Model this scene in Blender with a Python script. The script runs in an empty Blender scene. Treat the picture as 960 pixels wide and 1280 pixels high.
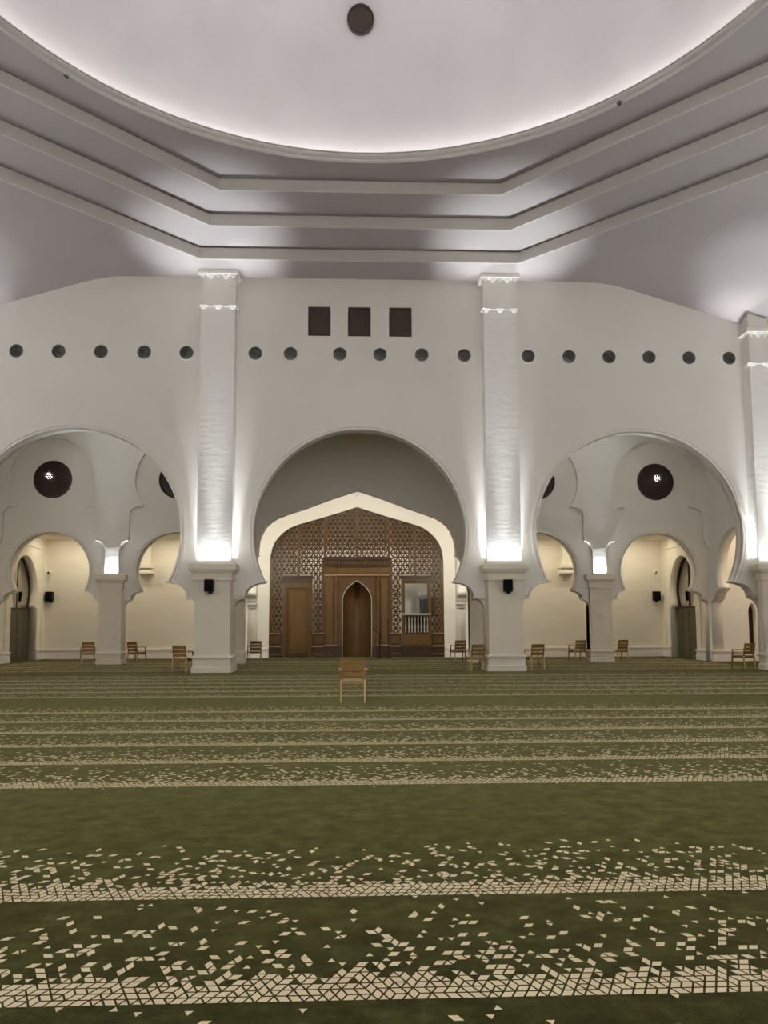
import bpy, bmesh, math, random
from mathutils import Vector, Matrix
R = math.radians
random.seed(7)
sc = bpy.context.scene
col = sc.collection

# ------------------------------------------------------------------ camera
yaw, pitch, roll = 0.0385, 0.0915, -0.0029
fw0 = Vector((math.sin(yaw), math.cos(yaw), 0)); rt0 = Vector((math.cos(yaw), -math.sin(yaw), 0)); up0 = Vector((0, 0, 1))
fw = fw0*math.cos(pitch) + up0*math.sin(pitch)
up1 = -fw0*math.sin(pitch) + up0*math.cos(pitch)
rt = rt0*math.cos(roll) + up1*math.sin(roll)
up = -rt0*math.sin(roll) + up1*math.cos(roll)
cd = bpy.data.cameras.new('camera'); cam = bpy.data.objects.new('camera', cd); col.objects.link(cam)
cd.sensor_fit = 'VERTICAL'; cd.sensor_height = 36.0
cd.lens = 974.7/1280*36.0
cd.shift_y = 49.5/1280
cd.clip_end = 500
cam.matrix_world = Matrix(((rt.x, up.x, -fw.x, -0.19), (rt.y, up.y, -fw.y, 0.0), (rt.z, up.z, -fw.z, 1.5), (0, 0, 0, 1)))
sc.camera = cam

# ------------------------------------------------------------------ world, exposure
w = bpy.data.worlds.new('world'); sc.world = w; w.use_nodes = True
w.node_tree.nodes['Background'].inputs[0].default_value = (0, 0, 0, 1)
w.node_tree.nodes['Background'].inputs[1].default_value = 0.0
sc.view_settings.view_transform = 'Standard'; sc.view_settings.look = 'None'
sc.view_settings.gamma = 1.0; sc.view_settings.exposure = 0.75
sc.view_settings.use_curve_mapping = False
sc.cycles.max_bounces = 10; sc.cycles.diffuse_bounces = 7
sc.cycles.sample_clamp_indirect = 6.0

# ------------------------------------------------------------------ lighting levels
COVE = 8.5          # emission of the strip hidden behind the dome's rim
UP_SIDE = 6.5       # W per strip on the big capitals, beside the shaft
UP_FRONT = 9.0
UP_SMALL = 9.0      # W on the small capitals
AISLE = 34.0         # W per downlight of the back aisle
NICHE = 48.0        # W over the prayer niche bay
ROOM = 20.0         # W in the room behind the lattice
BEAM = 2900.0         # W per spot that shines from a big capital up to the ceiling
HALL_FILL = 2300.0         # W of added fill light per unseen ledge, side and rear walls
COOL = (0.87, 0.962, 1.0); WARM = (1.0, 0.90, 0.70); WHITE = (1.0, 0.98, 0.90)

def beam(name, loc, power, colr, cone, tilt=0.0, blend=1.0):
    l = bpy.data.lights.new(name, 'SPOT'); l.energy = power; l.color = colr; l.spot_size = R(cone); l.spot_blend = blend; l.shadow_soft_size = 0.22
    o = bpy.data.objects.new(name, l); col.objects.link(o); o.location = loc; o.rotation_euler = (math.pi+R(tilt), 0, 0)
    return o

def area(name, loc, sx, sy, power, colr, rot=(0, 0, 0), spread=180):
    l = bpy.data.lights.new(name, 'AREA'); l.shape = 'RECTANGLE'; l.size = sx; l.size_y = sy
    l.energy = power; l.color = colr; l.spread = R(spread)
    o = bpy.data.objects.new(name, l); col.objects.link(o); o.location = loc; o.rotation_euler = rot
    return o

# ------------------------------------------------------------------ key dimensions
YW = 25.02           # hall wall face
WT = 0.45            # its thickness
Y2 = 29.85           # second arcade wall face
YB = 34.55           # back wall face
YC = 11.57           # hall centre
HH = 13.45           # hall half width
BX = -0.06           # axis of the rear parts
PX = 4.575           # big pier offset
AX = 9.15            # side arch centre

# ------------------------------------------------------------------ materials
def mat(name, c, rough=0.8, metal=0.0, var=0.0, vscale=3.0, stretch=(1, 1, 1), bump=0.0, bscale=20.0, c2=None, coat=0.0, bstretch=None, detail=4.0, spec=0.5):
    m = bpy.data.materials.new(name); m.use_nodes = True
    nt = m.node_tree; b = nt.nodes['Principled BSDF']
    b.inputs['Base Color'].default_value = (*c, 1); b.inputs['Roughness'].default_value = rough
    b.inputs['Metallic'].default_value = metal; b.inputs['Coat Weight'].default_value = coat
    b.inputs['Specular IOR Level'].default_value = spec
    tc = nt.nodes.new('ShaderNodeTexCoord')
    if var or c2:
        mp = nt.nodes.new('ShaderNodeMapping'); mp.inputs['Scale'].default_value = stretch
        nt.links.new(tc.outputs['Object'], mp.inputs[0])
        n = nt.nodes.new('ShaderNodeTexNoise'); n.inputs['Scale'].default_value = vscale; n.inputs['Detail'].default_value = detail
        nt.links.new(mp.outputs[0], n.inputs['Vector'])
        rp = nt.nodes.new('ShaderNodeValToRGB')
        k = c2 if c2 else tuple(max(0, x*(1-var)) for x in c)
        rp.color_ramp.elements[0].color = (*k, 1); rp.color_ramp.elements[1].color = (*c, 1)
        rp.color_ramp.elements[0].position = 0.3; rp.color_ramp.elements[1].position = 0.7
        nt.links.new(n.outputs['Fac'], rp.inputs[0]); nt.links.new(rp.outputs[0], b.inputs['Base Color'])
    if bump:
        mp2 = nt.nodes.new('ShaderNodeMapping'); mp2.inputs['Scale'].default_value = bstretch or (1, 1, 1)
        nt.links.new(tc.outputs['Object'], mp2.inputs[0])
        n2 = nt.nodes.new('ShaderNodeTexNoise'); n2.inputs['Scale'].default_value = bscale; n2.inputs['Detail'].default_value = 3
        nt.links.new(mp2.outputs[0], n2.inputs['Vector'])
        bp = nt.nodes.new('ShaderNodeBump'); bp.inputs['Strength'].default_value = bump; bp.inputs['Distance'].default_value = 0.03
        nt.links.new(n2.outputs['Fac'], bp.inputs['Height']); nt.links.new(bp.outputs[0], b.inputs['Normal'])
    return m

def emit(name, c, s):
    m = bpy.data.materials.new(name); m.use_nodes = True; nt = m.node_tree; nt.nodes.clear()
    e = nt.nodes.new('ShaderNodeEmission'); e.inputs[0].default_value = (*c, 1); e.inputs[1].default_value = s
    o = nt.nodes.new('ShaderNodeOutputMaterial'); nt.links.new(e.outputs[0], o.inputs[0]); return m

M = {}
M['plaster'] = mat('plaster', (0.845, 0.798, 0.742), 0.75, var=0.03, vscale=0.7, bump=0.05, bscale=6)
M['ceil'] = mat('shaded_ceiling_plaster', (0.39, 0.345, 0.337), 0.85, var=0.03, vscale=0.6)  # plaster darkened: the soffits' shade is put into the colour
M['rim'] = mat('rim_plaster', (0.56, 0.53, 0.50), 0.8, var=0.03)  # lighter than the soffits: light on the ledge faces put into the colour
M['dome'] = mat('dome_plaster', (0.75, 0.71, 0.72), 0.8, var=0.11, vscale=0.55, bump=0.22, bscale=1.1, detail=6)
M['trowel'] = mat('trowelled_plaster', (0.84, 0.805, 0.755), 0.6, var=0.03, vscale=2, bump=0.2, bscale=3.2, bstretch=(0.8, 0.8, 2.6))
M['pier'] = mat('pier_paint', (0.80, 0.72, 0.60), 0.7, var=0.03, vscale=1.2)
M['cream'] = mat('cream_stone', (0.82, 0.765, 0.655), 0.7, c2=(0.78, 0.72, 0.60), vscale=1.5, stretch=(0.5, 0.5, 2.4), bump=0.05, bscale=8)
M['white'] = mat('white_plastic', (0.8, 0.79, 0.76), 0.45)
M['wood'] = mat('dark_wood', (0.125, 0.066, 0.019), 0.42, c2=(0.080, 0.038, 0.009), vscale=3, stretch=(6, 6, 0.6), bump=0.05, bscale=30, spec=0.22)
M['wood_mid'] = mat('brown_wood', (0.145, 0.078, 0.017), 0.4, c2=(0.100, 0.050, 0.009), vscale=3, stretch=(6, 6, 0.6), spec=0.22)
M['wood_highlight'] = mat('highlit_brown_wood', (0.30, 0.20, 0.09), 0.4, c2=(0.22, 0.14, 0.06), vscale=3)  # brown wood lightened to paint the highlights along the ledges
M['wood_deep'] = mat('deep_brown_wood', (0.060, 0.030, 0.016), 0.45, c2=(0.040, 0.019, 0.010), vscale=4, stretch=(4, 4, 0.8), spec=0.22)
M['grille'] = mat('grille_wood', (0.045, 0.026, 0.018), 0.4, c2=(0.030, 0.016, 0.011), vscale=9)
M['slats'] = mat('lattice_wood', (0.085, 0.052, 0.036), 0.45, c2=(0.060, 0.036, 0.025), vscale=9)
M['baluster'] = mat('pale_baluster', (0.40, 0.36, 0.30), 0.5, var=0.08, vscale=6)
M['dark'] = mat('dark_void', (0.012, 0.009, 0.008), 0.6, var=0.2)
M['olive'] = mat('olive_door_wood', (0.105, 0.088, 0.050), 0.45, c2=(0.070, 0.058, 0.032), vscale=3, stretch=(6, 6, 0.6))
M['reveal'] = mat('grey_reveal', (0.50, 0.47, 0.42), 0.7, var=0.04)
M['chair'] = mat('chair_beech', (0.27, 0.145, 0.042), 0.45, c2=(0.20, 0.10, 0.026), vscale=4, stretch=(1, 1, 5))
M['chair_pale'] = mat('chair_pale_beech', (0.52, 0.37, 0.17), 0.42, c2=(0.44, 0.30, 0.13), vscale=4, stretch=(5, 5, 1))
M['black'] = mat('black_plastic', (0.004, 0.004, 0.005), 0.6, var=0.2, spec=0.15)
M['mesh'] = mat('black_speaker_mesh', (0.004, 0.004, 0.005), 0.7, spec=0.1, bump=0.3, bscale=200)
M['metal'] = mat('dark_metal', (0.17, 0.165, 0.14), 0.4, metal=0.2, c2=(0.11, 0.105, 0.09), vscale=9)
M['chrome'] = mat('chrome', (0.7, 0.7, 0.68), 0.2, metal=1.0)
M['brass'] = mat('brass', (0.55, 0.40, 0.16), 0.3, metal=1.0)
M['glass'] = mat('dark_mirror_glass', (0.42, 0.40, 0.34), 0.04, metal=1.0)
M['greybox'] = mat('grey_box', (0.07, 0.07, 0.066), 0.5, var=0.1)
M['fleck'] = mat('carpet_fleck_wool', (0.63, 0.54, 0.36), 0.95, c2=(0.58, 0.45, 0.31), vscale=1.7, spec=0.05)
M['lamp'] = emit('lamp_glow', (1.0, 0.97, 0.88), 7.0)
M['cove'] = emit('cove_glow', (1.0, 0.965, 0.95), COVE)

def carpet_mat():
    m = bpy.data.materials.new('green_carpet'); m.use_nodes = True; nt = m.node_tree; b = nt.nodes['Principled BSDF']
    b.inputs['Roughness'].default_value = 0.95; b.inputs['Specular IOR Level'].default_value = 0.05
    b.inputs['Sheen Weight'].default_value = 0.34; b.inputs['Sheen Roughness'].default_value = 0.35; b.inputs['Sheen Tint'].default_value = (0.60, 0.60, 0.28, 1)
    tc = nt.nodes.new('ShaderNodeTexCoord')
    n = nt.nodes.new('ShaderNodeTexNoise'); n.inputs['Scale'].default_value = 5.0; n.inputs['Detail'].default_value = 9; n.inputs['Roughness'].default_value = 0.78
    nt.links.new(tc.outputs['Object'], n.inputs['Vector'])
    rp = nt.nodes.new('ShaderNodeValToRGB'); e = rp.color_ramp.elements
    e[0].position = 0.30; e[0].color = (0.010, 0.008, 0.002, 1)
    e[1].position = 0.68; e[1].color = (0.036, 0.036, 0.010, 1)
    x = e.new(0.5); x.color = (0.017, 0.0165, 0.004, 1)
    nt.links.new(n.outputs['Fac'], rp.inputs[0]); nt.links.new(rp.outputs[0], b.inputs['Base Color'])
    rs = nt.nodes.new('ShaderNodeValToRGB'); q = rs.color_ramp.elements
    q[0].position = 0.34; q[0].color = (0.30, 0.24, 0.07, 1); q[1].position = 0.66; q[1].color = (0.66, 0.62, 0.24, 1)
    nt.links.new(n.outputs['Fac'], rs.inputs[0]); nt.links.new(rs.outputs[0], b.inputs['Sheen Tint'])
    n2 = nt.nodes.new('ShaderNodeTexNoise'); n2.inputs['Scale'].default_value = 160; n2.inputs['Detail'].default_value = 2
    nt.links.new(tc.outputs['Object'], n2.inputs['Vector'])
    bp = nt.nodes.new('ShaderNodeBump'); bp.inputs['Strength'].default_value = 0.5; bp.inputs['Distance'].default_value = 0.006
    nt.links.new(n2.outputs['Fac'], bp.inputs['Height']); nt.links.new(bp.outputs[0], b.inputs['Normal'])
    return m
M['carpet'] = carpet_mat()

# ------------------------------------------------------------------ helpers
def tag(o, label=None, cat=None, group=None, kind=None):
    if label: o['label'] = label
    if cat: o['category'] = cat
    if group: o['group'] = group
    if kind: o['kind'] = kind
    return o

def empty(name, loc=(0, 0, 0), rz=0.0):
    o = bpy.data.objects.new(name, None); col.objects.link(o); o.location = loc; o.rotation_euler = (0, 0, rz)
    o.empty_display_size = 0.2
    return o

class MB:
    def __init__(s): s.v = []; s.f = []
    def add(s, vs, fs):
        k = len(s.v); s.v += [tuple(v) for v in vs]; s.f += [tuple(i+k for i in f) for f in fs]; return s
    def box(s, x0, x1, y0, y1, z0, z1):
        return s.add([(x0, y0, z0), (x1, y0, z0), (x1, y1, z0), (x0, y1, z0), (x0, y0, z1), (x1, y0, z1), (x1, y1, z1), (x0, y1, z1)],
                     [(0, 3, 2, 1), (4, 5, 6, 7), (0, 1, 5, 4), (1, 2, 6, 5), (2, 3, 7, 6), (3, 0, 4, 7)])
    def cbox(s, x0, x1, y0, y1, z0, z1, c=0.01):          # box with chamfered long and top edges
        def ring(d, z): return [(x0+d, y0, z), (x1-d, y0, z), (x1, y0+d, z), (x1, y1-d, z), (x1-d, y1, z), (x0+d, y1, z), (x0, y1-d, z), (x0, y0+d, z)]
        def rin(z): return [(x0+2*c, y0+c, z), (x1-2*c, y0+c, z), (x1-c, y0+2*c, z), (x1-c, y1-2*c, z), (x1-2*c, y1-c, z), (x0+2*c, y1-c, z), (x0+c, y1-2*c, z), (x0+c, y0+2*c, z)]
        return s.rings([rin(z0), ring(c, z0+c), ring(c, z1-c), rin(z1)])
    def rings(s, rs, cap0=True, cap1=True, close=True):
        n = len(rs[0]); k = len(s.v)
        for r in rs: s.v += [tuple(p) for p in r]
        for a in range(len(rs)-1):
            for i in range(n if close else n-1):
                j = (i+1) % n
                s.f.append((k+a*n+i, k+a*n+j, k+(a+1)*n+j, k+(a+1)*n+i))
        if cap0: s.f.append(tuple(k+i for i in reversed(range(n))))
        if cap1: s.f.append(tuple(k+(len(rs)-1)*n+i for i in range(n)))
        return s
    def tube(s, pts, rad, n=10):
        pts = [Vector(p) for p in pts]
        rad = rad if isinstance(rad, (list, tuple)) else [rad]*len(pts)
        rs = []
        for i, p in enumerate(pts):
            d = (pts[min(i+1, len(pts)-1)] - pts[max(i-1, 0)]).normalized()
            a = d.orthogonal() if i == 0 else (prev - d*prev.dot(d))
            a.normalize(); prev = a; b = d.cross(a)
            rs.append([p + (a*math.cos(2*math.pi*t/n) + b*math.sin(2*math.pi*t/n))*rad[i] for t in range(n)])
        return s.rings(rs)
    def bar(s, p, q, wx, wy, ref=(0, 0, 1)):              # rectangular bar from p to q
        p, q = Vector(p), Vector(q); d = (q-p).normalized(); a = Vector(ref).cross(d)
        if a.length < 1e-4: a = Vector((1, 0, 0))
        a.normalize(); b = d.cross(a)
        f = lambda o: [o+a*wx/2+b*wy/2, o-a*wx/2+b*wy/2, o-a*wx/2-b*wy/2, o+a*wx/2-b*wy/2]
        return s.rings([f(p), f(q)])
    def sq(s, cx, cy, hx, hy, prof, cap0=True, cap1=True):  # rectangular moulding: prof = [(offset, z)]
        return s.rings([[(cx-hx-d, cy-hy-d, z), (cx+hx+d, cy-hy-d, z), (cx+hx+d, cy+hy+d, z), (cx-hx-d, cy+hy+d, z)] for d, z in prof], cap0, cap1)
    def lathe(s, c, prof, n=24, axis='Z', cap0=False, cap1=False):  # prof = [(radius, height)]
        c = Vector(c); rs = []
        for r, h in prof:
            ring = []
            for i in range(n):
                t = 2*math.pi*i/n
                if axis == 'Z': ring.append(c+Vector((r*math.cos(t), r*math.sin(t), h)))
                elif axis == 'Y': ring.append(c+Vector((r*math.cos(t), h, r*math.sin(t))))
                else: ring.append(c+Vector((h, r*math.cos(t), r*math.sin(t))))
            rs.append(ring)
        return s.rings(rs, cap0, cap1)
    def build(s, name, m, parent=None, smooth=None, recalc=True):
        me = bpy.data.meshes.new(name); me.from_pydata(s.v, [], s.f); me.validate()
        bm = bmesh.new(); bm.from_mesh(me)
        if recalc: bmesh.ops.recalc_face_normals(bm, faces=bm.faces)
        bm.to_mesh(me); bm.free()
        me.materials.append(m)
        if smooth is not None:
            for p in me.polygons: p.use_smooth = True
            me.set_sharp_from_angle(angle=R(smooth))
        o = bpy.data.objects.new(name, me); col.objects.link(o)
        if parent: o.parent = parent
        return o

def plate(name, loops, a, b, m, parent=None, axis='Y', smooth=None):
    """flat polygon (first loop, with the other loops as holes) made solid between a and b along the axis"""
    cu = bpy.data.curves.new('outline', 'CURVE'); cu.dimensions = '2D'; cu.fill_mode = 'BOTH'; cu.extrude = abs(b-a)/2
    for lp in loops:
        sp = cu.splines.new('POLY'); sp.points.add(len(lp)-1)
        for p, q in zip(sp.points, lp): p.co = (q[0], q[1], 0, 1)
        sp.use_cyclic_u = True
    t = bpy.data.objects.new('outline', cu)
    me = bpy.data.meshes.new_from_object(t)
    bpy.data.objects.remove(t); bpy.data.curves.remove(cu)
    mid = (a+b)/2
    for v in me.vertices:
        x, y, z = v.co
        v.co = (x, mid+z, y) if axis == 'Y' else (mid+z, x, y)
    bm = bmesh.new(); bm.from_mesh(me)
    bmesh.ops.remove_doubles(bm, verts=bm.verts, dist=1e-5)
    bmesh.ops.recalc_face_normals(bm, faces=bm.faces); bm.to_mesh(me); bm.free()
    me.name = name; me.materials.clear(); me.materials.append(m)
    if smooth is not None:
        for p in me.polygons: p.use_smooth = True
        me.set_sharp_from_angle(angle=R(smooth))
    o = bpy.data.objects.new(name, me); col.objects.link(o)
    if parent: o.parent = parent
    return o

def pieces(name, m, parent, *boxes):
    return [MB().box(*b).build(name, m, parent) for b in boxes]

def struct(o): o['kind'] = 'structure'; return o

def circle(cx, cz, r, n=32): return [(cx+r*math.cos(2*math.pi*i/n), cz+r*math.sin(2*math.pi*i/n)) for i in range(n)]
def rect(x0, x1, z0, z1): return [(x0, z0), (x1, z0), (x1, z1), (x0, z1)]

def cavetto(x0, z0, x1, z1, n=8):     # from the tip (x0,z0), level, down to (x1,z1), plumb
    return [(x0+(x1-x0)*math.sin(t*math.pi/2/n), z1+(z0-z1)*math.cos(t*math.pi/2/n)) for t in range(n+1)]

def half_arch(Rr, cz, tip, cav, cav2, px, n=40):
    """right half of a horseshoe arch, from the crown down to the floor, as (dx, z)"""
    a0 = -math.asin((cz-tip[1]-0.05)/Rr)
    pts = [(Rr*math.cos(t), cz+Rr*math.sin(t)) for t in [math.pi/2+(a0-math.pi/2)*i/n for i in range(n+1)]]
    pts += [(tip[0], tip[1]+0.05), (tip[0], tip[1])]
    pts += cavetto(tip[0]+0.09*Rr/3.4, tip[1]-0.02, cav[0], cav[1])
    pts += [(cav[0]+0.03, cav[1]), (cav[0]+0.03, cav[1]-0.07)]
    pts += cavetto(cav[0]+0.04, cav[1]-0.08, px, cav2)
    return pts
BIG = half_arch(3.42, 4.37, (3.02, 2.80), (3.66, 2.36), 1.87, PX-0.545)
SML = half_arch(1.49, 3.48, (1.32, 2.72), (1.67, 2.46), 2.16, 1.94, 30)

def full(half, cx, zb=0.0):           # left floor -> over the crown -> right floor
    px = half[-1][0]
    r = [(cx+x, z) for x, z in half] + [(cx+px, zb)]
    l = [(cx-x, z) for x, z in half[1:]] + [(cx-px, zb)]
    return l[::-1] + r

def outline(x0, x1, ztop, notches, zb=0.0):
    lp = [(x0, zb)]
    for n in notches: lp += n
    lp += [(x1, zb), (x1, ztop), (x0, ztop)]
    out = [lp[0]]
    for p in lp[1:]:
        if abs(p[0]-out[-1][0])+abs(p[1]-out[-1][1]) > 1e-4: out.append(p)
    return out

def offset_path(path, d):
    out = []
    for i, p in enumerate(path):
        a = path[max(i-1, 0)]; b = path[min(i+1, len(path)-1)]
        tx, tz = b[0]-a[0], b[1]-a[1]; L = math.hypot(tx, tz) or 1
        out.append((p[0]-tz/L*d, p[1]+tx/L*d))
    return out

def band(name, path, w0, w1, a, b, m, parent, axis='Y'):
    """moulding that follows a path, between offsets w0 and w1, solid from a to b"""
    pi, po = offset_path(path, w0), offset_path(path, w1)
    mb = MB(); rs = []
    for p, q in zip(pi, po):
        if axis == 'Y': rs.append([(p[0], a, p[1]), (q[0], a, q[1]), (q[0], b, q[1]), (p[0], b, p[1])])
        else: rs.append([(a, p[0], p[1]), (a, q[0], q[1]), (b, q[0], q[1]), (b, p[0], p[1])])
    mb.rings(rs); return mb.build(name, m, parent, smooth=40)

def kagome(inside, x0, x1, z0, z1, a, wd, y0, y1, radial=True):
    """pierced star lattice: hexagons with spokes, the bars kept where inside(x,z)"""
    mb = MB(); seen = set()
    def seg(p, q, wdt):
        k = tuple(sorted(((round(p[0], 3), round(p[1], 3)), (round(q[0], 3), round(q[1], 3)))))
        if k in seen: return
        seen.add(k)
        if not (inside(*p) and inside(*q)): return
        dx, dz = q[0]-p[0], q[1]-p[1]; L = math.hypot(dx, dz); ox, oz = -dz/L*wdt/2, dx/L*wdt/2
        mb.rings([[(p[0]+ox, y0, p[1]+oz), (p[0]-ox, y0, p[1]-oz), (p[0]-ox, y1, p[1]-oz), (p[0]+ox, y1, p[1]+oz)],
                  [(q[0]+ox, y0, q[1]+oz), (q[0]-ox, y0, q[1]-oz), (q[0]-ox, y1, q[1]-oz), (q[0]+ox, y1, q[1]+oz)]])
    dzr = 2*a*math.sin(math.pi/3)
    j = 0; z = z0
    while z < z1+dzr:
        x = x0 + (a if j % 2 else 0)
        while x < x1+2*a:
            hx = [(x+a*math.cos(math.pi/3*i), z+a*math.sin(math.pi/3*i)) for i in range(6)]
            for i in range(6):
                seg(hx[i], hx[(i+1) % 6], wd)
                if radial: seg((x, z), hx[i], wd*0.8)
            x += 2*a
        z += dzr; j += 1
    return mb

def pt_in(poly):
    def f(x, z):
        c = False; n = len(poly); j = n-1
        for i in range(n):
            xi, zi = poly[i]; xj, zj = poly[j]
            if (zi > z) != (zj > z) and x < (xj-xi)*(z-zi)/(zj-zi)+xi: c = not c
            j = i
        return c
    return f

def copy_tree(o, parent=None):
    c = o.copy(); col.objects.link(c)
    if parent: c.parent = parent
    for ch in list(o.children): copy_tree(ch, c)
    return c

# ================================================================== SETTING
# floor and carpet
fl = struct(MB().box(-20, 20, -1.9, 37.6, -0.2, 0).build('floor', M['carpet']))
fl['label'] = 'green prayer hall carpet with cream mosaic bands'

def carpet_flecks():
    b, h, rnd = 0.049, 0.051, random.Random(3)
    lines = [4.45, 3.26, 2.06] + [7.43+1.208*i for i in range(6)] + [16.25+1.208*i for i in range(6)] + [25.1+1.208*i for i in range(6)] + [33.9]
    V = []; F = []
    def poly(pts, sx):
        cx = sum(p[0] for p in pts)/len(pts); cy = sum(p[1] for p in pts)/len(pts); k = len(V)
        for p in pts: V.append((cx+(p[0]-cx)*sx, cy+(p[1]-cy)*sx, 0.0025))
        F.append(tuple(range(k, k+len(pts))))
    for ln in lines:
        hw = min(13.4 if ln < YW else 13.2, 0.56*ln+1.6)
        n = int(2*hw/b); rows = 21
        used = set()
        def dens(j):
            if j < 0: return 0.035 if j == -1 else 0.022
            if j < 3: return 1.0
            if j == 3: return 0.85
            if j == 4: return 0.5
            return 0.016+0.25*(1-(j-5)/17)**1.3
        for j in range(-2, rows):
            y0 = ln+j*h; off = -hw+(j % 2)*b/2; d = dens(j)
            up = lambda i: [(off+i*b, y0), (off+i*b+b, y0), (off+i*b+b/2, y0+h)]
            dn = lambda i: [(off+i*b+b/2, y0+h), (off+i*b+b, y0), (off+i*b+1.5*b, y0+h)]
            free = lambda i, k: (j, i, k) not in used
            for q in range(2*n):
                i, k = divmod(q, 2)
                if not free(i, k): continue
                if d < 1 and rnd.random() > d: continue
                used.add((j, i, k))
                r = rnd.random()
                if j < 0: poly(dn(i) if k else up(i), 0.70); continue
                if k == 1 and r < 0.24 and j < rows-1:
                    used.add((j+1, i if j % 2 == 0 else i+1, 0))
                    x = off+i*b; poly([(x+b/2, y0+h), (x+b, y0), (x+1.5*b, y0+h), (x+b, y0+2*h)], 0.80)
                elif r < 0.50:
                    if k == 0 and free(i, 1):
                        used.add((j, i, 1)); x = off+i*b; poly([(x, y0), (x+b, y0), (x+1.5*b, y0+h), (x+b/2, y0+h)], 0.80)
                    elif k == 1 and free(i+1, 0):
                        used.add((j, i+1, 0)); x = off+i*b; poly([(x+b/2, y0+h), (x+b, y0), (x+2*b, y0), (x+1.5*b, y0+h)], 0.80)
                    else: poly(dn(i) if k else up(i), 0.70)
                else: poly(dn(i) if k else up(i), 0.70)
    me = bpy.data.meshes.new('carpet_fleck'); me.from_pydata(V, [], F); me.materials.append(M['fleck'])
    o = bpy.data.objects.new('carpet_fleck', me); col.objects.link(o); o.parent = fl
    tag(o, 'cream mosaic flecks woven in fading bands', kind='stuff')
carpet_flecks()

# ------------------------------------------------------------------ front wall with three horseshoe arches
CIRC = [-11.14, -9.79, -8.43, -7.04, -5.67, -3.43, -2.28, -0.66, 0.66, 2.04, 3.45, 5.59, 6.96, 8.31, 9.66, 11.02, 12.39]
CZ = 10.33
SQW = [(-1.72, -0.97), (-0.40, 0.36), (0.96, 1.72)]
holes = [circle(x, CZ, 0.232, 24) for x in CIRC] + [rect(a, b, 10.94, 11.96) for a, b in SQW]
wf = plate('wall_front', [outline(-14.2, 14.2, 13.2, [full(BIG, -AX), full(BIG, 0), full(BIG, AX)])] + holes, YW, YW+WT, M['plaster'])
struct(wf)
for k, cx in enumerate((-AX, 0, AX)):
    t = struct(empty('trim_%d' % (k+1), (0, 0, 0)))
    t['label'] = 'moulded rim of the %s horseshoe arch' % ('left', 'central', 'right')[k]
    crown = full(BIG, cx)[9+9+5:-(9+9+5)]
    crown = [(cx-x, z) for x, z in BIG[:41]][::-1] + [(cx+x, z) for x, z in BIG[1:41]]
    band('bead', crown, 0.0, 0.06, YW-0.06, YW+0.1, M['plaster'], t)
    band('fillet', crown, 0.10, 0.16, YW-0.04, YW+0.05, M['plaster'], t)
    for s in (-1, 1):
        # small mouldings on the corbelled foot
        cav = [(cx+s*x, z) for x, z in BIG[43:52]]
        if s < 0: cav = cav[::-1]
        band('foot_bead', cav, 0.0, 0.06, YW-0.07, YW+0.05, M['plaster'], t)
        x0, x1 = sorted((cx+s*3.64, cx+s*(PX-0.53)))
        pieces('foot_ledge', M['plaster'], t, (x0, x1, YW-0.08, YW+0.05, 2.28, 2.34), (x0, x1, YW-0.05, YW+0.05, 2.385, 2.43))
        x0, x1 = sorted((cx+s*2.98, cx+s*3.14))
        MB().box(x0, x1, YW-0.07, YW+0.05, 2.80, 2.86).build('foot_tip', M['plaster'], t)

# ------------------------------------------------------------------ other hall walls (behind and beside the camera)
struct(MB().box(-14.2, 14.2, -2.2, -1.88, 0, 13.2).build('wall_rear', M['plaster']))
struct(MB().box(-14.1, -HH, -1.9, YW+0.1, 0, 13.2).build('wall_left', M['plaster']))
struct(MB().box(HH, 14.1, -1.9, YW+0.1, 0, 13.2).build('wall_right', M['plaster']))

# unseen ledges with fill lights, added to brighten the front wall
def ledge(name, p, L, rz, pw):
    t = struct(empty(name, (p[0], p[1], 3.2), rz))
    MB().box(-L/2, L/2, -0.22, 0, 0, 0.10).box(-L/2, L/2, -0.24, -0.20, 0.10, 0.16).box(-L/2, L/2, -0.14, 0, -0.10, 0).build('ledge', M['plaster'], t)
    l = area('ledge_fill', (0, -0.1, 0.12), L-0.4, 0.14, pw, COOL, (math.pi, 0, 0), 120); l.parent = t
ledge('trim_20', (0, -1.88), 26.0, math.pi, HALL_FILL)
ledge('trim_21', (-HH, 11.5), 22.0, math.pi/2, HALL_FILL*0.12)
ledge('trim_22', (HH, 11.5), 22.0, -math.pi/2, HALL_FILL*0.12)

# ------------------------------------------------------------------ stepped octagonal ceiling and dome
ce = struct(empty('ceiling', (0, YC, 0))); ce['label'] = 'stepped octagonal ceiling around a round dome'
A1, A2, A3, RD = 9.68, 10.90, 12.19, 8.83
ZL = [12.90, 13.32, 13.73, 14.13]
NA = 256
def r_oct(t, A):
    k = round(t/(math.pi/4))*(math.pi/4); return A/math.cos(t-k)
def r_sq(t, A):
    k = round(t/(math.pi/2))*(math.pi/2); return A/math.cos(t-k)
ang = [2*math.pi*i/NA for i in range(NA)]
def zcorner(x, y):
    s = abs(x)+abs(y)-21.80
    sp = 0.25*math.log1p(math.exp(min(s/0.25, 60)))
    return ZL[0]-0.309*sp
mb = MB(); rs = []
for k in range(13):
    f = k/12; ring = []
    for t in ang:
        r = r_oct(t, A3)*(1-f)+r_sq(t, HH+0.02)*f
        x, y = r*math.cos(t), r*math.sin(t); ring.append((x, y, zcorner(x, y)))
    rs.append(ring)
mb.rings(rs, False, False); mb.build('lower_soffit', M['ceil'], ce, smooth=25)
def oring(A, z): return [(r_oct(t, A)*math.cos(t), r_oct(t, A)*math.sin(t), z) for t in ang]
def cring(r, z): return [(r*math.cos(t), r*math.sin(t), z) for t in ang]
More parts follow.
